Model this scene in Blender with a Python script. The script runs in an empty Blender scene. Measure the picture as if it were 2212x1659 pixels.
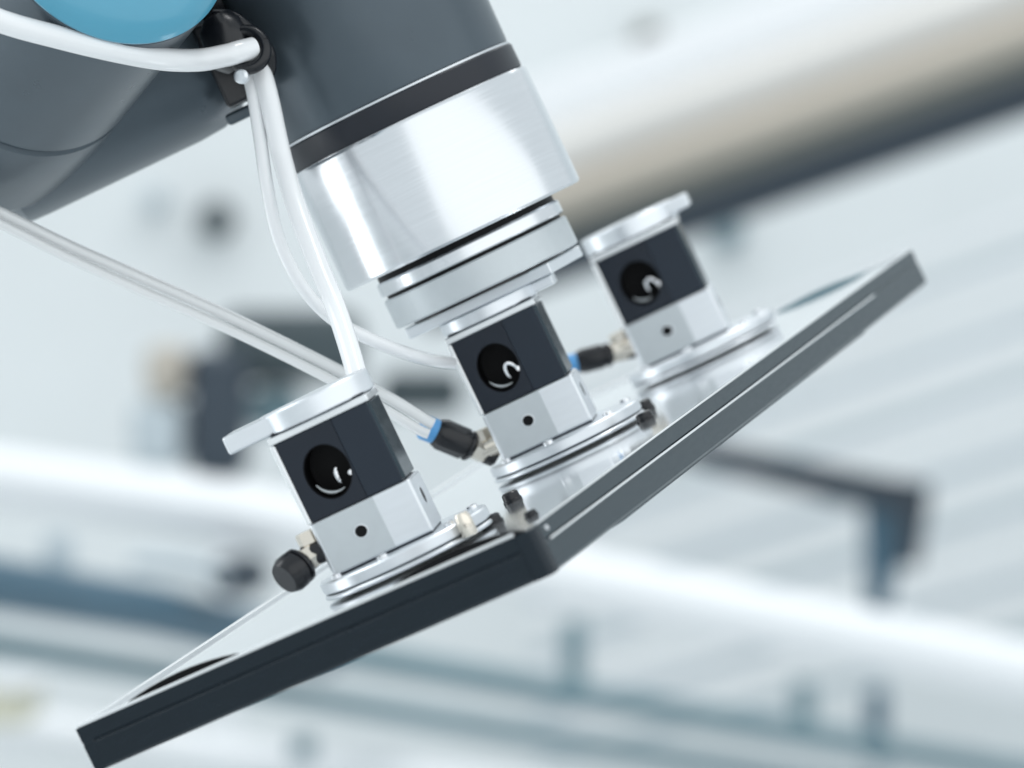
import bpy, bmesh, math, random
from mathutils import Matrix, Vector
S = bpy.context.scene
C = S.collection
rad = math.radians
random.seed(4)

# ------------------------------------------------------------------ camera
F_PX = 8766.0                      # focal length in pixels of a 2212 px wide frame
cam_d = bpy.data.cameras.new("camera")
cam = bpy.data.objects.new("camera", cam_d); C.objects.link(cam)
cam.rotation_euler = (rad(90), 0, 0)
cam_d.sensor_width = 36.0
cam_d.lens = 36.0 * F_PX / 2212.0
cam_d.clip_start = 0.05; cam_d.clip_end = 100
cam_d.dof.use_dof = True
cam_d.dof.focus_distance = 1.12
cam_d.dof.aperture_fstop = 11.0
S.camera = cam

# ------------------------------------------------------------------ world and lamps
w = bpy.data.worlds.new("World"); S.world = w; w.use_nodes = True
bg = w.node_tree.nodes["Background"]
bg.inputs[0].default_value = (0.875, 0.955, 1.0, 1); bg.inputs[1].default_value = 0.72
S.view_settings.view_transform = 'Standard'
S.view_settings.look = 'None'
S.view_settings.exposure = 0.25
S.view_settings.gamma = 1.0
S.cycles.use_denoising = True
S.cycles.max_bounces = 10

def area(name, loc, target, sx, sy, power, col):
    d = bpy.data.lights.new(name, 'AREA'); d.shape = 'RECTANGLE'; d.size = sx; d.size_y = sy
    d.energy = power; d.color = col
    o = bpy.data.objects.new(name, d); C.objects.link(o); o.location = loc
    o.rotation_euler = (Vector(target) - Vector(loc)).to_track_quat('-Z', 'Y').to_euler()
    return o
area("window_light", (1.5, -0.9, 0.9), (0, 1.2, 0), 6.4, 3.0, 24, (1, 0.995, 0.98))
area("side_window", (-2.4, 1.3, 0.3), (0, 1.2, 0), 0.9, 4.0, 26, (0.95, 0.98, 1))
area("hall_light", (0.2, 5.0, 3.6), (0, 6.6, 0), 5, 2.2, 80, (1, 0.995, 0.985))
area("ceiling_light", (0.2, 1.4, 2.6), (0, 1.2, 0), 1.6, 0.5, 14, (1, 1, 1))

# ------------------------------------------------------------------ frames: robot tool tilted in front of the camera
al, pt, ya = rad(25.6), math.atan(392 / F_PX), rad(-22.2)
Rv = Vector((math.cos(al), 0, math.sin(al)))
Dv = Vector((math.sin(al), 0, -math.cos(al)))
Yv = Vector((0, 1, 0))
Nv = -Dv * math.cos(pt) - Yv * math.sin(pt)
Hv = -Dv * math.sin(pt) + Yv * math.cos(pt)
def frame(o, x, y, z):
    return Matrix(((x.x, y.x, z.x, o.x), (x.y, y.y, z.y, o.y), (x.z, y.z, z.z, o.z), (0, 0, 0, 1)))
FLANGE = frame(Vector((-0.0142, 1.2, 0.0437)), Rv, Hv, Nv)             # origin: underside of the flange on its axis; mm scaled below
TOOL = FLANGE @ Matrix.Rotation(ya, 4, 'Z')                    # same origin, turned to the panel's edges
PLZ = -70.5                                                    # panel top below the flange (mm)
mm = 0.001

# ------------------------------------------------------------------ materials
def mat(name, col, rough=0.5, metal=0.0, noise=0.0, nscale=200, stretch=(1, 1, 1), bump=0.0, spec=0.5, coat=0.0, trans=0.0, rvar=0.0):
    m = bpy.data.materials.new(name); m.use_nodes = True
    nt = m.node_tree; b = nt.nodes["Principled BSDF"]
    b.inputs["Base Color"].default_value = (*col, 1); b.inputs["Roughness"].default_value = rough
    b.inputs["Metallic"].default_value = metal
    b.inputs["Specular IOR Level"].default_value = spec
    b.inputs["Coat Weight"].default_value = coat; b.inputs["Coat Roughness"].default_value = 0.08
    b.inputs["Transmission Weight"].default_value = trans
    if noise or bump or rvar:
        tc = nt.nodes.new("ShaderNodeTexCoord"); mp = nt.nodes.new("ShaderNodeMapping")
        mp.inputs["Scale"].default_value = stretch
        nz = nt.nodes.new("ShaderNodeTexNoise"); nz.inputs["Scale"].default_value = nscale
        nz.inputs["Detail"].default_value = 5
        nt.links.new(tc.outputs["Object"], mp.inputs[0]); nt.links.new(mp.outputs[0], nz.inputs["Vector"])
        if noise:
            mr = nt.nodes.new("ShaderNodeMapRange")
            mr.inputs["To Min"].default_value = 1 - noise; mr.inputs["To Max"].default_value = 1 + noise
            nt.links.new(nz.outputs["Fac"], mr.inputs["Value"])
            mx = nt.nodes.new("ShaderNodeVectorMath"); mx.operation = 'SCALE'
            mx.inputs[0].default_value = col
            nt.links.new(mr.outputs[0], mx.inputs["Scale"]); nt.links.new(mx.outputs[0], b.inputs["Base Color"])
        if rvar:
            mr = nt.nodes.new("ShaderNodeMapRange")
            mr.inputs["To Min"].default_value = max(0.02, rough - rvar); mr.inputs["To Max"].default_value = rough + rvar
            nt.links.new(nz.outputs["Fac"], mr.inputs["Value"]); nt.links.new(mr.outputs[0], b.inputs["Roughness"])
        if bump:
            bp = nt.nodes.new("ShaderNodeBump"); bp.inputs["Strength"].default_value = bump
            bp.inputs["Distance"].default_value = 0.0002
            nt.links.new(nz.outputs["Fac"], bp.inputs["Height"]); nt.links.new(bp.outputs[0], b.inputs["Normal"])
    return m
M = {
 'silver': mat('turned_aluminium', (0.78, 0.80, 0.825), 0.22, 1.0, 0.06, 50, (1, 1, 40), 0.02, rvar=0.08),
 'alu': mat('milled_aluminium', (0.80, 0.83, 0.86), 0.34, 0.85, 0.04, 120, (1, 1, 6), 0.02, rvar=0.06),
 'alu2': mat('bead_blasted_aluminium', (0.60, 0.64, 0.66), 0.46, 0.6, 0.06, 300, (1, 1, 1), 0.06, rvar=0.08),
 'grey': mat('grey_painted_casting', (0.078, 0.102, 0.122), 0.30, 0.30, 0.12, 60, bump=0.03, rvar=0.07),
 'black': mat('black_rubber', (0.006, 0.009, 0.017), 0.38, 0.0, 0.15, 300, bump=0.05),
 'blk': mat('black_plastic', (0.006, 0.007, 0.010), 0.25, 0.0, rvar=0.05, nscale=80),
 'block': mat('dark_anodised_block', (0.007, 0.013, 0.024), 0.36, 0.2, 0.10, 200, bump=0.04, rvar=0.06),
 'coil': mat('coil_housing', (0.010, 0.019, 0.033), 0.33, 0.2, 0.08, 200, bump=0.03, rvar=0.05),
 'bore': mat('bore_black', (0.002, 0.002, 0.003), 0.5, spec=0.2),
 'chrome': mat('polished_steel', (0.85, 0.86, 0.88), 0.10, 1.0, rvar=0.03, nscale=200),
 'brass': mat('nickel_brass', (0.86, 0.79, 0.69), 0.22, 1.0, rvar=0.05, nscale=200),
 'blue': mat('blue_cap_plastic', (0.080, 0.35, 0.50), 0.30, 0.0, 0.06, 40, coat=0.5),
 'collet': mat('blue_collet', (0.10, 0.36, 0.72), 0.3),
 'hose': mat('white_hose', (0.95, 0.96, 0.97), 0.2, 0.0, 0.01, 60, coat=0.5, trans=0.05),
 'tube': mat('milky_tube', (0.96, 0.97, 0.97), 0.18, 0.0, 0.01, 60, coat=0.7, trans=0.2),
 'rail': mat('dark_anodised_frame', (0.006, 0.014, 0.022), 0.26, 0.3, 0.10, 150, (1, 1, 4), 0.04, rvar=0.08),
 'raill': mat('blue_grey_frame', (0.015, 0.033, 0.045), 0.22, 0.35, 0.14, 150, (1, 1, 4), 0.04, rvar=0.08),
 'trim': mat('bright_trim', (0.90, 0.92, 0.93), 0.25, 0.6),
 'glass': mat('panel_glass', (0.70, 0.74, 0.77), 0.10, 0.55, 0.03, 30, coat=1.0, rvar=0.03),
 'dark_refl': mat('reflection_black', (0.004, 0.004, 0.005), 0.6, spec=0.2),  # black of the reflections modelled on the panel top
 'wall': mat('pale_wall', (0.80, 0.835, 0.845), 0.7, 0.0, 0.13, 1.3),
 'floor': mat('hall_floor', (0.62, 0.65, 0.66), 0.4, 0.0, 0.08, 3),
 'white': mat('white_paint', (0.88, 0.90, 0.92), 0.35, 0.0, 0.02, 10),
 'teal': mat('teal_paint', (0.055, 0.13, 0.19), 0.4, 0.0, 0.1, 8),
 'teal2': mat('pale_teal_paint', (0.17, 0.27, 0.31), 0.4, 0.0, 0.1, 8),
 'tan': mat('beige_paint', (0.42, 0.385, 0.33), 0.35, 0.0, 0.06, 4),
  'pale': mat('pale_grey_paint', (0.60, 0.595, 0.575), 0.35, 0.0, 0.06, 4),
 'olive': mat('olive_grey_paint', (0.20, 0.205, 0.185), 0.5, 0.0, 0.06, 4),
 'navy': mat('blue_grey_steel', (0.033, 0.050, 0.070), 0.4, 0.0, 0.1, 8),
 'steel': mat('pale_steel', (0.55, 0.62, 0.66), 0.4, 0.2, 0.05, 8),
 'gmach': mat('machine_grey', (0.050, 0.072, 0.082), 0.5, 0.0, 0.1, 5),
 'sand': mat('sand_paint', (0.50, 0.46, 0.40), 0.5, 0.0, 0.1, 5),
 'cream': mat('cream_paint', (0.74, 0.72, 0.58), 0.5, 0.0, 0.05, 5),
}

# ------------------------------------------------------------------ mesh helpers (millimetres in, metres out)
def link(name, bm, m, parent=None, smooth=35, bevel=0.0, seg=2, matrix=None, k=mm):
    bmesh.ops.recalc_face_normals(bm, faces=bm.faces[:])
    me = bpy.data.meshes.new(name)
    for v in bm.verts: v.co *= k
    bm.to_mesh(me); bm.free()
    me.materials.append(M[m])
    o = bpy.data.objects.new(name, me); C.objects.link(o)
    if parent: o.parent = parent
    if matrix is not None: o.matrix_local = matrix
    me.shade_smooth(); me.set_sharp_from_angle(angle=rad(smooth))
    if bevel:
        b = o.modifiers.new("edge", 'BEVEL'); b.width = bevel * k; b.segments = seg
        b.limit_method = 'ANGLE'; b.angle_limit = rad(40); b.harden_normals = True
    return o
def box(bm, x0, x1, y0, y1, z0, z1, mx=None):
    vs = [bm.verts.new((x, y, z)) for z in (z0, z1) for x, y in ((x0, y0), (x1, y0), (x1, y1), (x0, y1))]
    for q in ((0, 3, 2, 1), (4, 5, 6, 7), (0, 1, 5, 4), (1, 2, 6, 5), (2, 3, 7, 6), (3, 0, 4, 7)):
        bm.faces.new([vs[i] for i in q])
    if mx is not None:
        for v in vs: v.co = mx @ v.co
    return vs
def bx(*a, mx=None):
    bm = bmesh.new(); box(bm, *a, mx=mx); return bm
def prism(pts, y0, y1, axis='Y'):
    """outline pts in the two other axes, extruded along axis"""
    bm = bmesh.new()
    def p(a, b, c):
        return {'Y': (a, c, b), 'Z': (a, b, c), 'X': (c, a, b)}[axis]
    A = [bm.verts.new(p(a, b, y0)) for a, b in pts]; B = [bm.verts.new(p(a, b, y1)) for a, b in pts]
    n = len(pts)
    for i in range(n):
        bm.faces.new((A[i], A[(i + 1) % n], B[(i + 1) % n], B[i]))
    bm.faces.new(A); bm.faces.new(B[::-1])
    return bm
def lathe(prof, n=64, mx=None, bm=None, cap=True):
    """profile of (radius, height) turned about z"""
    bm = bm or bmesh.new(); rings = []
    for r_, z in prof:
        if r_ < 1e-6: rings.append([bm.verts.new((0, 0, z))])
        else: rings.append([bm.verts.new((r_ * math.cos(2 * math.pi * i / n), r_ * math.sin(2 * math.pi * i / n), z)) for i in range(n)])
    for a, b in zip(rings, rings[1:]):
        for i in range(n):
            j = (i + 1) % n
            q = [a[i % len(a)], a[j % len(a)], b[j % len(b)], b[i % len(b)]]
            u = []
            for v in q:
                if v not in u: u.append(v)
            if len(u) > 2: bm.faces.new(u)
    if cap:
        for rg in (rings[0], rings[-1]):
            if len(rg) > 2: bm.faces.new(rg)
    if mx is not None:
        for rg in rings:
            for v in rg: v.co = mx @ v.co
    return bm
def towards(loc, d):
    q = Vector(d).normalized().to_track_quat('Z', 'Y')
    return Matrix.Translation(loc) @ q.to_matrix().to_4x4()
def spline(pts, per=8):
    P = [Vector(p) for p in pts]; out = []
    for i in range(len(P) - 1):
        p0 = P[max(i - 1, 0)]; p1 = P[i]; p2 = P[i + 1]; p3 = P[min(i + 2, len(P) - 1)]
        for k in range(per):
            t = k / per
            out.append(0.5 * ((2 * p1) + (p2 - p0) * t + (2 * p0 - 5 * p1 + 4 * p2 - p3) * t * t + (3 * p1 - p0 - 3 * p2 + p3) * t ** 3))
    out.append(P[-1]); return out
def tube(pts, r_, n=20, per=8, bm=None, smooth_path=True):
    bm = bm or bmesh.new()
    P = spline(pts, per) if smooth_path else [Vector(p) for p in pts]
    t0 = (P[1] - P[0]).normalized(); nrm = t0.orthogonal().normalized(); rings = []
    for i, p in enumerate(P):
        t = (P[min(i + 1, len(P) - 1)] - P[max(i - 1, 0)]).normalized()
        nrm = (nrm - t * nrm.dot(t)).normalized(); b = t.cross(nrm)
        rr = r_(i / (len(P) - 1)) if callable(r_) else r_
        rings.append([bm.verts.new(p + (nrm * math.cos(2 * math.pi * k / n) + b * math.sin(2 * math.pi * k / n)) * rr) for k in range(n)])
    for a, b in zip(rings, rings[1:]):
        for k in range(n): bm.faces.new((a[k], a[(k + 1) % n], b[(k + 1) % n], b[k]))
    bm.faces.new(rings[0]); bm.faces.new(rings[-1][::-1])
    return bm
def thing(name, label, cat, mtx, group=None):
    o = bpy.data.objects.new(name, None); C.objects.link(o); o.matrix_world = mtx
    o.empty_display_size = 0.02
    o['label'] = label; o['category'] = cat
    if group: o['group'] = group
    return o
def tag(o, label, cat, group=None):
    o['label'] = label; o['category'] = cat
    if group: o['group'] = group
    return o

# ------------------------------------------------------------------ setting of the hall (behind, far out of focus)
def at(u, v, Y):                       # a point Y metres into the hall
    return Vector(((u - 1106) / F_PX * Y, Y, -(v - 830) / F_PX * Y))
bm = bx(-7, 7, 9.0, 9.2, -1.3, 4.2)
o = link('wall', bm, 'wall', k=1); o['kind'] = 'structure'
bm = bx(-7, 7, -1.5, 9.0, -1.4, -1.3)
o = link('floor', bm, 'floor', k=1); o['kind'] = 'structure'

def bar(name, m, pts, r_, parent=None, n=24):
    return link(name, tube(pts, r_, n=n, smooth_path=False), m, parent, k=1, smooth=50)
def rbar(name, m, a, b, hgt, dep, parent=None):
    """rectangular bar from a to b"""
    d = (b - a); L = d.length
    z = d.normalized(); x = z.cross(Vector((0, 1, 0))).normalized(); y = z.cross(x)
    mx = frame(a, x, y, z)
    return link(name, bx(-hgt / 2, hgt / 2, -dep / 2, dep / 2, 0, L, mx=mx), m, parent, k=1, bevel=min(hgt, dep) * 0.12)

# a run of parallel pipes and a dark beam put in for their shaded underside
for m_, off, r_, Y, lab in (('pale', -60, 0.056, 6.55, 'wide pale grey pipe, topmost of the pipes running up to the right'),
                         ('tan', 30, 0.034, 6.5, 'brown beige pipe just under the wide pale pipe'),
                         ('olive', 84, 0.026, 6.6, 'slim olive grey pipe right above the dark shade beam')):
    tag(bar('pipe', m_, [at(900, 513 + off, Y), at(2900, -203 + off, Y)], r_, n=40), lab, 'pipe', 'parallel pipes running up to the right')
tag(rbar('shade_beam', 'navy', at(900, 655, 6.8), at(2900, -61, 6.8), 0.105, 0.10), 'dark blue beam below the parallel pipes, standing in for their shaded underside', 'beam')
tag(rbar('ceiling_rail', 'white', at(1000, 290, 7.4), at(2900, -400, 7.4), 0.09, 0.08), 'white rail running above the wide pale pipe', 'rail')

lv = thing('louvre_screen', 'pale screen of long diagonal slats right of the grippers', 'screen', Matrix.Identity(4))
for i in range(24):
    v_ = 850 + 35 * i
    rbar('slat', ('white', 'wall', 'steel', 'white', 'wall', 'white', 'steel')[i % 7], at(1150, v_, 7.9), at(2900, v_ - 640 + 7 * i, 7.9), 0.020 + 0.004 * math.sin(i * 2.1), 0.05, lv)
# the bracket with its drop post at the right
br = thing('support_bracket', 'dark blue steel arm with a drop post at lower right', 'bracket', Matrix.Identity(4))
def outline(Y, *pts): return [(at(u, v, Y).x, at(u, v, Y).z) for u, v in pts]
link('arm', prism(outline(7.2, (1440, 935), (1900, 1028), (2010, 1046), (2004, 1115), (1800, 1085), (1440, 990)), 7.2, 7.28), 'navy', br, k=1)
link('post', prism(outline(7.195, (1945, 1040), (2012, 1050), (1985, 1225), (1940, 1225)), 7.195, 7.27), 'navy', br, k=1)
link('gusset', prism(outline(7.21, (1865, 1080), (1944, 1090), (1939, 1230), (1915, 1335), (1875, 1335)), 7.21, 7.26), 'teal', br, k=1)
link('foot_pipe', tube([at(1903, 1330, 7.23), at(1903, 1330, 7.23) + Vector((0, 0, -0.885))], 0.012, smooth_path=False), 'steel', br, k=1)

# big white pipe sweeping down to the right
tag(bar('white_pipe', 'white', [at(-700, 940, 5.6), at(-100, 1018, 5.5), at(500, 1105, 5.4), at(1200, 1240, 5.4), at(2300, 1470, 5.4), at(2900, 1590, 5.4)], 0.040, n=32), 'thick white pipe sweeping down to the right behind the panel', 'pipe')
# guard rail
gr = thing('guard_rail', 'teal guard rail with short posts sloping below the panel', 'railing', Matrix.Identity(4))
bar('top_rail', 'teal', [at(-500, 1180, 4.4), at(333, 1320, 5.3), at(700, 1406, 5.8)], 0.034, gr)
bar('top_rail', 'teal2', [at(690, 1404, 5.8), at(2900, 1788, 7.6)], 0.021, gr)
bar('low_rail', 'teal2', [at(-500, 1309, 4.6), at(450, 1470, 5.6), at(2900, 1884, 7.8)], 0.017, gr)
for u, v0, v1, Y in ((128, 1150, 1300, 5.05), (1240, 1340, 1530, 6.25), (1735, 1470, 1610, 6.6), (1893, 1490, 1650, 6.75), (655, 1590, 1640, 5.8)):
    rbar('post', 'steel' if u == 128 else 'teal' if u == 1893 else 'teal2', at(u, v0, Y), at(u, v1, Y), 0.036, 0.03, gr)
for u, v0, Y in ((-460, 1180, 4.45), (2850, 1780, 7.55)):
    a = at(u, v0, Y); b = a.copy(); b.z = -1.3
    rbar('post', 'teal2', a, b, 0.05, 0.05, gr)
tag(bar('white_tray', 'white', [at(-500, 1500, 5.9), at(2900, 1960, 5.9)], 0.030, n=32), 'white round tray rail lowest in the background', 'rail')
# machine left of the grippers
mc = thing('machine_head', 'dark grey machine with a beige side panel left of the grippers', 'machine', Matrix.Identity(4))
def quad(name, m, u0, u1, v0, v1, Y, dep, parent=None, bev=0.01):
    a = at(u0, v1, Y); b = at(u1, v0, Y)
    return link(name, bx(a.x, b.x, Y, Y + dep, a.z, b.z), m, parent, k=1, bevel=bev)
quad('column', 'navy', 408, 528, 755, 1035, 6.2, 0.15, mc, 0.02)
quad('head_block', 'gmach', 470, 775, 668, 830, 6.36, 0.2, mc, 0.03)
quad('spindle', 'gmach', 820, 1000, 802, 895, 6.6, 0.05, mc, 0.02)
quad('lower_block', 'teal2', 530, 650, 832, 935, 6.38, 0.15, mc, 0.03)
quad('side_panel', 'sand', 310, 404, 745, 862, 6.22, 0.12, mc, 0.02)
quad('side_door', 'steel', 280, 404, 864, 1010, 6.23, 0.12, mc, 0.02)
link('stand', tube([at(490, 1032, 6.28), Vector((at(490, 1032, 6.28).x, 6.28, -1.3))], 0.02, smooth_path=False), 'white', mc, k=1)
for u, v, r_, m, lab in ((330, 430, 0.022, 'steel', 'small pale knob on the hall wall, left of two below the robot wrist'),
                         (462, 472, 0.034, 'gmach', 'larger grey knob on the hall wall below the robot wrist'),
                         (1405, 78, 0.030, 'olive', 'grey knob high on the wall right of the wrist'),
                         (1575, 500, 0.030, 'teal2', 'teal knob right of the farthest gripper')):
    p = at(u, v, 8.9)
    tag(link('wall_knob', lathe([(0, 0), (r_ * 1.2, 0), (r_ * 1.2, 0.03), (r_ * 0.9, 0.05), (r_, 0.1), (r_ * 0.7, 0.13), (0, 0.135)], 24, mx=towards(p + Vector((0, 0.1, 0)), (0, -1, 0))), m, k=1), lab, 'knob', 'round knobs on the hall wall')
p = at(490, 1248, 5.3)
rl = thing('roller', 'dark round roller above the teal guard rail at left', 'roller', Matrix.Identity(4))
link('drum', lathe([(0, 0), (0.024, 0), (0.027, 0.006), (0.027, 0.094), (0.024, 0.1), (0, 0.1)], 32, mx=towards(p, (0.3, 1, 0))), 'navy', rl, k=1)
link('axle', tube([p, p + Vector((-0.06, 0.05, 0.015)), p + Vector((-0.13, 0.05, 0.02))], 0.012), 'steel', rl, k=1)
bn = thing('parts_bin', 'cream storage bin at the bottom left corner', 'bin', Matrix.Identity(4))
quad('bin_body', 'cream', -160, 60, 1490, 1570, 5.5, 0.2, bn)
quad('bin_rim', 'white', -170, 70, 1478, 1492, 5.49, 0.22, bn)

# ------------------------------------------------------------------ robot wrist (frame: r right, h away, n up; mm)
arm = thing('robot_arm', 'grey robot wrist with blue cap, black ring and bright round aluminium flange', 'robot arm', FLANGE)
link('tool_flange', lathe([(28, 1.7), (37.0, 0.4), (37.5, 0), (38.2, 0.8), (38.1, 36.6), (37.6, 37.6), (36.0, 37.7), (36, 38)], 128), 'silver', arm)
link('flange_recess', lathe([(26, -1.9), (28.6, -1.9), (28.6, 1.6), (26, 1.6)], 96), 'bore', arm)  # recessed neck, coloured black to include the shadow under the flange
link('seal_ring', lathe([(35, 37.6), (36.9, 38.0), (37.1, 38.6), (37.1, 45.0), (36.7, 45.4), (35, 45.4)], 128), 'black', arm)
link('bezel', lathe([(35.2, 45.2), (36.7, 45.5), (36.8, 46.1), (35.2, 46.4)], 128), 'alu', arm)
link('wrist_housing', lathe([(35.0, 46.2), (36.2, 46.4), (36.4, 47.2), (36.9, 70), (37.6, 100), (38.0, 150), (37, 158), (30, 165), (0, 166)], 128), 'grey', arm)
# barrel of the next joint, cap towards the viewer
axis = Vector((-0.58, 0.79, -0.206)).normalized()
J = towards(Vector((-51.5, -78, 118)), axis)
link('joint_barrel', lathe([(30, 1.7), (33.6, 1.9), (34.2, 2.6), (34.4, 66.2), (33.6, 66.6), (33.2, 67.4), (33.2, 68.8), (34.4, 69.6), (34.6, 104), (33, 109), (29, 111), (0, 112)], 128, mx=J), 'grey', arm)
link('blue_cap', lathe([(0, -9), (10, -8.6), (20, -7.2), (28, -5), (33, -2), (34.5, 0.8), (34.3, 1.6), (31, 1.8)], 96, mx=J), 'blue', arm)
# cross link under the barrel
L = towards(Vector((-118, 12, 96.5)), (1, 0, 0))
link('cross_link', lathe([(0, -6), (30, -4), (37, 4), (37.2, 10), (37.2, 60), (36.6, 68), (34, 74.5), (29, 79), (0, 80)], 128, mx=L), 'grey', arm)
link('link_seal', lathe([(31, 0), (31.5, 0), (31.5, 8), (31, 8)], 64, mx=towards(Vector((-42, 12, 96.5)), (1, 0, 0))), 'blk', arm)
link('link_cover', bx(-48, -37, -14, -9, 58.6, 62), 'grey', arm, bevel=1.0)

# cable clamp
cl = thing('cable_clamp', 'black clamp holding the white cable against the wrist', 'clamp', FLANGE)
link('bracket', bx(-45.5, -36.2, -30, -20, 62.5, 88), 'blk', cl, bevel=1.2)
link('clamp_body', lathe([(0, -9), (5, -8.6), (8.2, -6), (8.8, 0), (8.0, 5), (5, 8), (0, 8.8)], 32, mx=Matrix.Translation((-36.8, -38, 79.5)) @ Matrix.Diagonal((0.85, 1, 1, 1))), 'blk', cl)
bm = bmesh.new(); N1 = 40
tube([Vector((-32.8 + 5.0 * math.cos(t), -45 + 2.0 * math.sin(t), 74.6 + 5.4 * math.sin(t))) for t in [2 * math.pi * i / N1 for i in range(N1)] + [0.0001]], 1.9, n=12, smooth_path=False, bm=bm)
link('clamp_ring', bm, 'blk', cl)
link('clamp_strap', tube([(-37, -37, 88), (-32.5, -40, 85), (-29.5, -41, 79), (-27.5, -40, 72.5), (-29.5, -38, 67), (-34, -37, 64.5)], 1.7, n=12), 'blk', cl)
link('screw', lathe([(0, 0), (2.2, 0), (2.2, 1.6), (1.5, 2.4), (0, 2.6)], 20, mx=towards(Vector((-37.2, -46.5, 68.2)), (-0.3, -1, 0.2))), 'alu', cl)

# hoses (same frame)
def hose(name, pts, r_, m, label):
    o = link(name, tube(pts, r_, n=24), m, smooth=60)
    o.matrix_world = FLANGE
    return tag(o, label, 'hose')
hose('cable', [(-140, -110, 150), (-115, -108, 132), (-98.1, -105.1, 119.4), (-88.8, -99.6, 107.6), (-76.4, -95, 96.8), (-64.5, -88.5, 87.4), (-54.5, -76.8, 80.6), (-46.1, -62.0, 76.9), (-39, -51.0, 75.4), (-34.5, -47.5, 74.8), (-31.2, -45.0, 74.2)], 3.25, 'hose', 'thick white cable passing in front of the blue robot cap')
hose('air_hose', [(-35.1, -36, 75.0), (-36.6, -39, 64.2), (-40.3, -40.0, 51.6), (-44.6, -42.7, 37.6), (-48.1, -45.4, 21.9), (-47.8, -46.1, 6.5), (-43.2, -40.7, -6.6), (-32.4, -32.3, -20.3), (-23.0, -16.7, -29.3), (-14.4, 6.0, -35.0), (-8, 20, -37.5)], 1.95, 'hose', 'thin white hose curving from the clamp to the middle gripper')
hose('air_hose', [(-31.4, -36, 73.5), (-33.0, -40.6, 61.4), (-37.0, -42.4, 44.1), (-39.4, -51.1, 28.8), (-40.5, -64.8, 12.1), (-40.8, -80.5, -1.7), (-41.9, -91.0, -12.9), (-43.4, -100.5, -23.7), (-44.1, -104.8, -31.8), (-44.5, -106, -40)], 2.9, 'hose', 'thick white hose hanging down the left side of the bright flange')
hose('air_tube', [(-170, -33, 138), (-125.5, -27.1, 72.9), (-118.7, -20.4, 64.8), (-105.5, -14.2, 47.7), (-91.1, -12.0, 30.7), (-69.9, -12.1, 5.8), (-49.2, -16.2, -20.4), (-39.2, -20.9, -34.0), (-33.2, -21.9, -43.2), (-31.8, -21.8, -45.2)], 1.7, 'tube', 'upper of two slim milky tubes crossing to the blue fitting')
hose('air_tube', [(-170, -36, 134.4), (-127, -29, 69.8), (-120, -22.4, 61.9), (-107, -16.2, 44.8), (-92.8, -14.0, 27.6), (-71.9, -14.1, 3.0), (-51.4, -18.2, -23.0), (-41.6, -22.9, -36.6), (-36.2, -23.9, -44.8), (-34.2, -23.8, -47.2)], 1.5, 'tube', 'lower of two slim milky tubes crossing to the blue fitting')

# ------------------------------------------------------------------ adapter under the flange
ad = thing('adapter', 'stacked aluminium adapter discs bolted under the round flange', 'adapter', FLANGE)
link('upper_disc', lathe([(20, -1.9), (29.1, -1.9), (29.7, -2.5), (29.7, -5.7), (29.3, -6.1), (20, -6.1)], 96), 'silver', ad)
link('joint_gap', lathe([(20, -6.0), (28.2, -6.0), (28.2, -7.4), (20, -7.4)], 96), 'bore', ad)
link('lower_disc', lathe([(20, -7.2), (29.2, -7.2), (29.7, -7.7), (29.7, -15.8), (29.2, -16.3), (0, -16.3)], 96), 'alu2', ad)
link('spacer', lathe([(0, -16.2), (24.5, -16.2), (24.5, -17.2), (0, -17.2)], 64), 'blk', ad)
link('link_bar', bx(-24, 26, -15, 15, -20.5, -17.1), 'alu', ad, bevel=0.5, matrix=Matrix.Rotation(ya, 4, 'Z'))

# ------------------------------------------------------------------ carried panel (tool frame: x along the short edge, y away; mm)
PW, PL = 140.0, 404.0
PX1, PY0 = 61.2, -195.5           # near right corner
def ptool(x, y, z): return TOOL @ Matrix.Translation((x * mm, y * mm, z * mm))
pn = thing('carried_panel', 'long flat glass panel in a dark frame held under the three grippers', 'panel', ptool(PX1, PY0, PLZ))
# local: x from -PW to 0, y from 0 to PL, z 0 at the top
link('glass_sheet', bx(-PW + 3.2, -3.2, 3.2, PL - 3.2, -4.0, -0.5), 'glass', pn)
link('back_sheet', bx(-PW + 4, -4, 4, PL - 4, -8.4, -6.0), 'rail', pn)
prof = [(0, -0.3), (0, -4.2), (0.3, -4.5), (0.3, -4.9), (0, -5.2), (0, -11.9), (0.8, -12.7), (6, -12.7), (6, -8.5), (3.3, -8.3), (3.3, -0.6), (0.6, -0.3)]
# rails: outline is (inward, z)
def rail(name, a, b, inward, m, corner0=0.0, corner1=0.0):
    bm = bmesh.new(); a = Vector(a); b = Vector(b); d = (b - a).normalized(); inn = Vector(inward)
    A = []; B = []
    for q, z in prof:
        A.append(bm.verts.new(a + inn * q + d * (q * corner0) + Vector((0, 0, z))))
        B.append(bm.verts.new(b + inn * q - d * (q * corner1) + Vector((0, 0, z))))
    n = len(prof)
    for i in range(n): bm.faces.new((A[i], A[(i + 1) % n], B[(i + 1) % n], B[i]))
    bm.faces.new(A); bm.faces.new(B[::-1])
    return link(name, bm, m, pn, smooth=25)
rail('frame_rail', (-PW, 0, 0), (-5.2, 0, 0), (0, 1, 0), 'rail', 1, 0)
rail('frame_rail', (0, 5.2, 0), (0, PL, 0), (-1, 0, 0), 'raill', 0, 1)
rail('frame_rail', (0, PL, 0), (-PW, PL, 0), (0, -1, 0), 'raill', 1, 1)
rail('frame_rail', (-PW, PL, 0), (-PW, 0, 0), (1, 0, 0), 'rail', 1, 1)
link('corner_block', prism([(-5.1, 0.0), (-1.6, 0.0), (-0.8, 0.2), (-0.2, 0.8), (0.0, 1.6), (0.0, 5.1), (-5.1, 5.1)], -12.7, -0.3, 'Z'), 'rail', pn, smooth=50)
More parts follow.
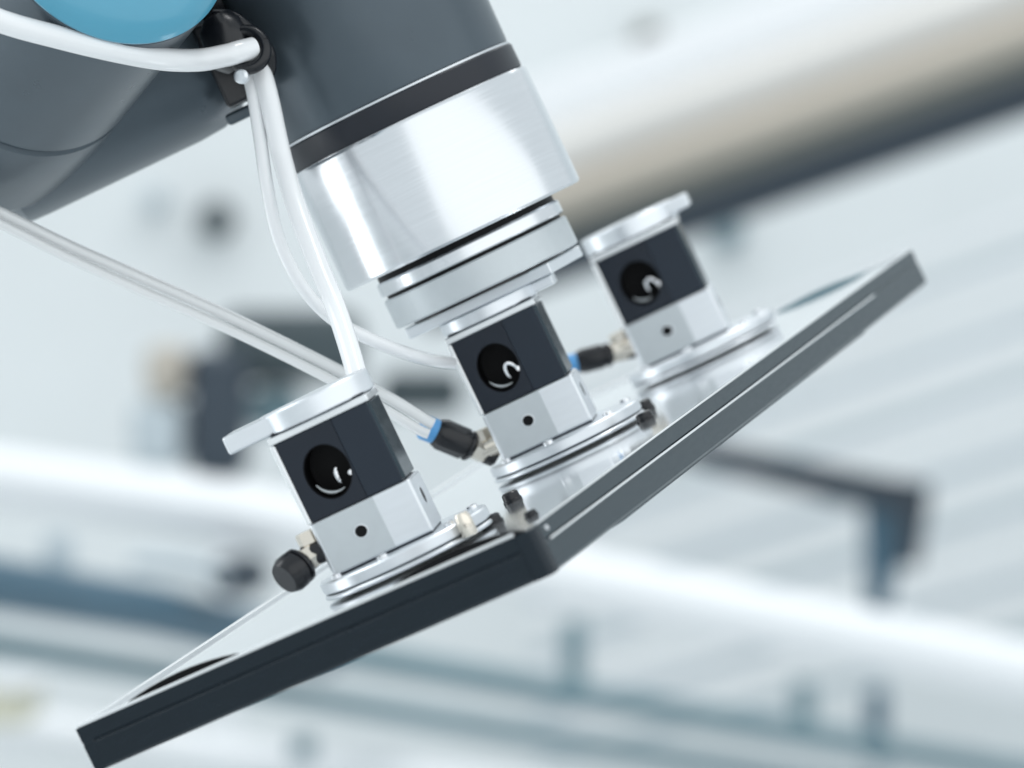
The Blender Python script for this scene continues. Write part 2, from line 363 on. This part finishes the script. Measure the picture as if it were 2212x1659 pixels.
link('corner_block', bx(-PW - 0.06, -PW + 3.5, -0.06, 3.5, -12.72, -0.34), 'rail', pn, bevel=0.5)
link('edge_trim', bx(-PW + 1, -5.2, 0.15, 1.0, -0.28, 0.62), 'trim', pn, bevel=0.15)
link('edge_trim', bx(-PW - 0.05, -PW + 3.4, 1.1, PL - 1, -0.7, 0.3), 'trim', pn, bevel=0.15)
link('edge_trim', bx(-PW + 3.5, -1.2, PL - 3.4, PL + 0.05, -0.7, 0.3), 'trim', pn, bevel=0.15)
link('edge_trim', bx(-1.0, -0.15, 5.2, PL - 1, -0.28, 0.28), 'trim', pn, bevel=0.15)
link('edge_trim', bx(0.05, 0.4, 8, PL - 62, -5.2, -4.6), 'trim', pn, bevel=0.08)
link('skirt', prism([(40, -12.4), (PL - 80, -12.4), (PL - 86, -13.2), (60, -13.2)], -5.5, -0.8, 'X'), 'raill', pn, bevel=0.3)
link('screw', lathe([(0, 0), (0.8, 0), (0.7, 0.4), (0, 0.5)], 16, mx=towards(Vector((0.0, 9, -2.2)), (1, 0, 0))), 'chrome', pn)
def streak(x0, x1, y, hgt, alongx=True):
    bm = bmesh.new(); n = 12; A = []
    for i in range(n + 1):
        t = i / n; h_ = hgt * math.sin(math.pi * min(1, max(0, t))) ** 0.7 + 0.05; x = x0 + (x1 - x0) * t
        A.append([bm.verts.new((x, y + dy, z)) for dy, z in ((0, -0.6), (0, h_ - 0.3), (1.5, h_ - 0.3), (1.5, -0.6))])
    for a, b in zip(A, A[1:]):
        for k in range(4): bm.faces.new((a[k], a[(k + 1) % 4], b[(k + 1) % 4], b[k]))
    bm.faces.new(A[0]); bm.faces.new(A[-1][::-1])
    return link('top_streak', bm, 'dark_refl', pn, smooth=60)
streak(-PW + 13, -PW + 52, 3.4, 2.5)  # dark reflection in the glass, modelled as a raised black strip
streak(-44, -2.5, 1.4, 2.9)  # another reflection near the corner, again a raised black strip
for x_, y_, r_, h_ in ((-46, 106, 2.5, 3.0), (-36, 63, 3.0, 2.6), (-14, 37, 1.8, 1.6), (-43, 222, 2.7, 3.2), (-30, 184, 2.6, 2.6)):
    link('dark_stub', lathe([(0, 0), (r_ * 1.1, 0), (r_ * 1.1, h_ * 0.25), (r_, h_ * 0.3), (r_ * 0.95, h_ * 0.85), (r_ * 0.75, h_), (0, h_)], 24, mx=Matrix.Translation((x_, y_, -0.5))), 'blk', pn)  # short dark cylinder standing on the panel top
o = streak(-50, -16, PL - 9, 1.2); o.data.materials[0] = M['teal2']

# ------------------------------------------------------------------ grippers (local: x along the panel's short edge, y away, z up from the panel; mm)
def valve_block(x0, x1, y0, y1, z0, z1, cx, cz, rx, rz, depth):
    bm = bmesh.new(); n = 48
    circ = []; sq = []
    hw, hh = 0, 0
    for i in range(n):
        a = 2 * math.pi * i / n; c, s = math.cos(a), math.sin(a)
        circ.append((cx + rx * c, cz + rz * s))
        tx = ((x1 - cx) / c if c > 1e-9 else (x0 - cx) / c if c < -1e-9 else 1e9)
        tz = ((z1 - cz) / s if s > 1e-9 else (z0 - cz) / s if s < -1e-9 else 1e9)
        t = min(tx, tz); sq.append((cx + t * c, cz + t * s))
    for X, Z in ((x0, z0), (x1, z0), (x1, z1), (x0, z1)):     # snap the nearest outline point onto each corner
        j = min(range(n), key=lambda i: (sq[i][0] - X) ** 2 + (sq[i][1] - Z) ** 2); sq[j] = (X, Z)
    V0 = [bm.verts.new((x, y0, z)) for x, z in sq]; V1 = [bm.verts.new((x, y0, z)) for x, z in circ]
    V2 = [bm.verts.new((x, y0 + depth, z)) for x, z in circ]; V3 = [bm.verts.new((x, y1, z)) for x, z in sq]
    for i in range(n):
        j = (i + 1) % n
        bm.faces.new((V0[i], V0[j], V1[j], V1[i])); bm.faces.new((V1[i], V1[j], V2[j], V2[i])); bm.faces.new((V0[i], V3[i], V3[j], V0[j]))
    bm.faces.new(V2); bm.faces.new(V3)
    return bm

GYAW = rad(15.5)
def gripper(y, x, sx_, kind, label, fit):
    g = thing('gripper', label, 'gripper', ptool(x, y, PLZ) @ Matrix.Rotation(GYAW, 4, 'Z') @ Matrix.Diagonal((sx_, 1, 1, 1)), 'suction grippers in a row on the panel')
    P_ = lambda nm, bm, m, **k: link(nm, bm, m, g, **k)
    for sx, sy in ((-12, -5), (20, -5), (-12, 7), (20, 7)):
        P_('suction_cup', lathe([(0, 0), (4.2, 0), (3.9, 0.15), (3.2, 0.25), (3.2, 0.4), (0, 0.4)], 24, mx=Matrix.Translation((sx, sy, 0))), 'blk')
    disc = lambda r_, a, b, cx=3.6: lathe([(0, a), (r_ - 0.3, a), (r_, a + 0.3), (r_, b - 0.4), (r_ - 0.4, b), (0, b)], 96, mx=Matrix.Translation((cx, 0, 0)))
    P_('foot_disc', disc(23.4, 0.3, 1.5), 'alu')
    P_('gasket', disc(22.4, 1.4, 2.1), 'block')
    P_('mounting_disc', disc(23.2, 2.0, 5.2), 'alu')
    for a_ in (215, 262, 318, 20):
        P_('cap_screw', lathe([(0, 5.1), (1.5, 5.1), (1.5, 6.2), (0.9, 6.4), (0.8, 5.9), (0, 5.9)], 16, mx=Matrix.Translation((3.6 + 20.3 * math.cos(rad(a_)), 20.3 * math.sin(rad(a_)), 0))), 'chrome')
    P_('gasket', bx(-13.4, 13.4, -10.6, 10.6, 5.1, 5.8), 'block')
    b = P_('base_block', bx(-14.0, 14.0, -11.0, 11.0, 5.6, 20.8), 'alu', bevel=0.9)
    b2 = link('face_plate', bx(-12.9, 3.6, -11.25, -10.9, 6.2, 20.4), 'alu2', b, bevel=0.12)
    for px, py, pz, d, r_ in ((-2.6, -11.27, 13.6, (0, -1, 0), 1.55), (14.02, -2, 14.8, (1, 0, 0), 2.2)):
        link('screw_hole', lathe([(r_ * 1.22, -0.2), (r_ * 1.22, 0.08), (r_ * 1.05, 0.12), (r_ * 0.9, -0.1)], 20, mx=towards(Vector((px, py, pz)), d), cap=False), 'alu', b)
        link('screw', lathe([(0, 0.02), (r_ * 1.02, 0.02), (r_ * 1.02, 0.1), (r_ * .5, 0.12), (0, 0.05)], 20, mx=towards(Vector((px, py, pz)), d)), 'bore', b)
    z0, z1 = 20.9, 43.6
    v = P_('valve_block', valve_block(-12.9, 2.4, -10.8, 10.6, z0, z1, -3.8, 31.4, 5.9, 7.4, 12), 'block', bevel=0.15)
    P_('coil_block', bx(2.41, 12.4, -10.75, 10.6, z0, z1), 'coil', bevel=0.25)
    EL = Matrix.Translation((-3.8, -10.8, 31.4)) @ Matrix.Diagonal((5.85, 1, 7.35, 1)) @ Matrix.Rotation(rad(-90), 4, 'X')
    link('bore', lathe([(0.97, 0.6), (1.0, 0.6), (1.0, 11.9), (0, 11.9), (0, 11.8), (0.97, 11.7)], 40, mx=EL, cap=False), 'bore', v)
    bm = bmesh.new()
    tube([Vector((-3.6 + 5.0 * math.cos(a), -7.6, 30.8 + 5.4 * math.sin(a))) for a in [rad({'near': 196, 'middle': 205, 'far': 214}[kind] + {'near': 92, 'middle': 80, 'far': 68}[kind] * i / 14) for i in range(15)]], lambda t: 0.15 + 0.33 * math.sin(math.pi * t), n=10, smooth_path=False, bm=bm)
    link('valve_seat', bm, 'alu2', v)
    bm = bmesh.new()
    a0, a1 = {'near': (100, 205), 'middle': (-15, 205), 'far': (-25, 190)}[kind]
    tube([Vector((-0.9 + 1.7 * math.cos(a) - 0.5 * math.sin(a), -7.4 - 0.3 * math.sin(a), 28.2 + 3.2 * math.sin(a))) for a in [rad(a0 + (a1 - a0) * i / 24) for i in range(25)]], lambda t: 0.28 + 0.5 * math.sin(math.pi * t) ** 0.7, n=10, smooth_path=False, bm=bm)
    link('valve_clip', bm, 'chrome', v)
    link('valve_pin', lathe([(0, 0), (0.7, 0), (0.8, 0.3), (0.7, 1.0), (0, 1.1)], 16, mx=towards(Vector((0.9, -7.4, 28.4)), (0.1, -1, 0.2))), 'chrome', v)
    P_('side_cover', prism([(-14.4, z0 - 0.2), (-13.0, z0 - 0.2), (-13.0, z1), (-14.4, z1)], -11.3, 10.8), 'trim', bevel=0.5)
    P_('cover_strip', prism([(12.25, -10.2), (13.2, -9.3), (13.2, 10), (12.25, 10)], z0 + 0.4, z1 - 0.3, 'Z'), 'raill', bevel=0.2)
    P_('cover_plate', bx(-14.2, 13.4, -11.4, 11.4, z1 + 0.1, z1 + 2.0), 'trim', bevel=0.4)
    P_('top_gap', bx(-13, 12.6, -10.6, 10.6, z1 + 1.9, z1 + 2.5), 'block')
    if kind == 'near':
        P_('top_disc', disc(15.0, z1 + 2.4, z1 + 7.8, -0.4), 'alu')
        P_('hook_lip', bx(-24.6, -9, -9.6, 8, z1 + 2.5, z1 + 7.5), 'alu', bevel=0.7)
    elif kind == 'middle':
        P_('top_disc', disc(14.6, z1 + 2.4, z1 + 6.2, -0.4), 'alu')
        P_('hook_lip', bx(9, 20, -3, 9, z1 + 2.8, z1 + 5.8), 'alu', bevel=0.5)
    else:
        P_('top_disc', disc(14.8, z1 + 2.4, z1 + 8.0, -0.4), 'alu')
        P_('hook_lip', bx(9, 18.8, -8, 9, z1 + 3.4, z1 + 7.7), 'alu', bevel=0.7)
    if kind == 'near':
        P_('end_stud', lathe([(0, 0), (1.9, 0), (2.1, 0.3), (2.1, 5.2), (1.6, 6.4), (0, 6.6)], 20, mx=towards(Vector((22.5, -16.6, 0.8)), (0, 0, 1))), 'brass')
    # push-in fitting on the left of the base
    base, d, ln, col, rr = fit
    d = Vector(d).normalized(); base = Vector(base)
    P_('cap_nut', lathe([(0, 0), (2.6, 0), (3.0, 0.4), (3.0, 3.4), (2.6, 3.8), (0, 3.8)], 6, mx=Matrix.Translation(base + Vector((1.0, 0.5, 2.6)))), 'brass', smooth=20)
    P_('stub', lathe([(0, 0), (3.2, 0), (3.2, 5), (0, 5)], 20, mx=towards(Vector((-13.8, base.y, base.z)), (-1, 0, 0))), 'blk' if kind == 'near' else 'brass')
    P_('nut', lathe([(0, -1), (3.1, -1), (3.5, -0.6), (3.5, 3.0), (3.1, 3.4), (0, 3.4)], 6, mx=towards(base, d)), 'brass', smooth=20)
    P_('fitting_body', lathe([(0, 3.3), (rr * 0.8, 3.3), (rr * 0.97, 4.2), (rr * 0.97, 5.0), (rr * 0.86, 5.2), (rr * 0.86, 5.8), (rr, 6.1), (rr, ln - 2), (rr * 0.86, ln - 0.4), (rr * 0.8, ln), (0, ln)], 28, mx=towards(base, d)), 'blk')
    P_('plug', lathe([(0, -4.2), (2.6, -4.2), (3.2, -3.6), (3.2, -1), (0, -1)], 20, mx=towards(base, d)), 'blk')
    if col:
        P_('collet', lathe([(0, ln - 0.1), (rr * 0.78, ln - 0.1), (rr * 0.8, ln + 3.6), (rr * 0.66, ln + 4.4), (rr * 0.5, ln + 3.8), (0, ln + 3.7)], 24, mx=towards(base, d)), 'collet')
    return g
gripper(-142, -0.6, 1.05, 'near', 'nearest suction gripper with a dark bored block and a lip pointing left', ((-17.0, -8, 13.2), (-0.72, -0.60, -0.20), 10.5, False, 5.2))
gripper(0, -2.6, 1.05, 'middle', 'middle suction gripper directly under the round robot flange', ((-18.6, -5, 10.6), (-0.60, -0.28, 0.75), 15.5, True, 4.7))
gripper(135, 0, 1.11, 'far', 'farthest suction gripper at the right with a lip pointing right', ((-17.6, -5, 13.6), (-0.95, -0.2, 0.22), 14.0, True, 4.0))
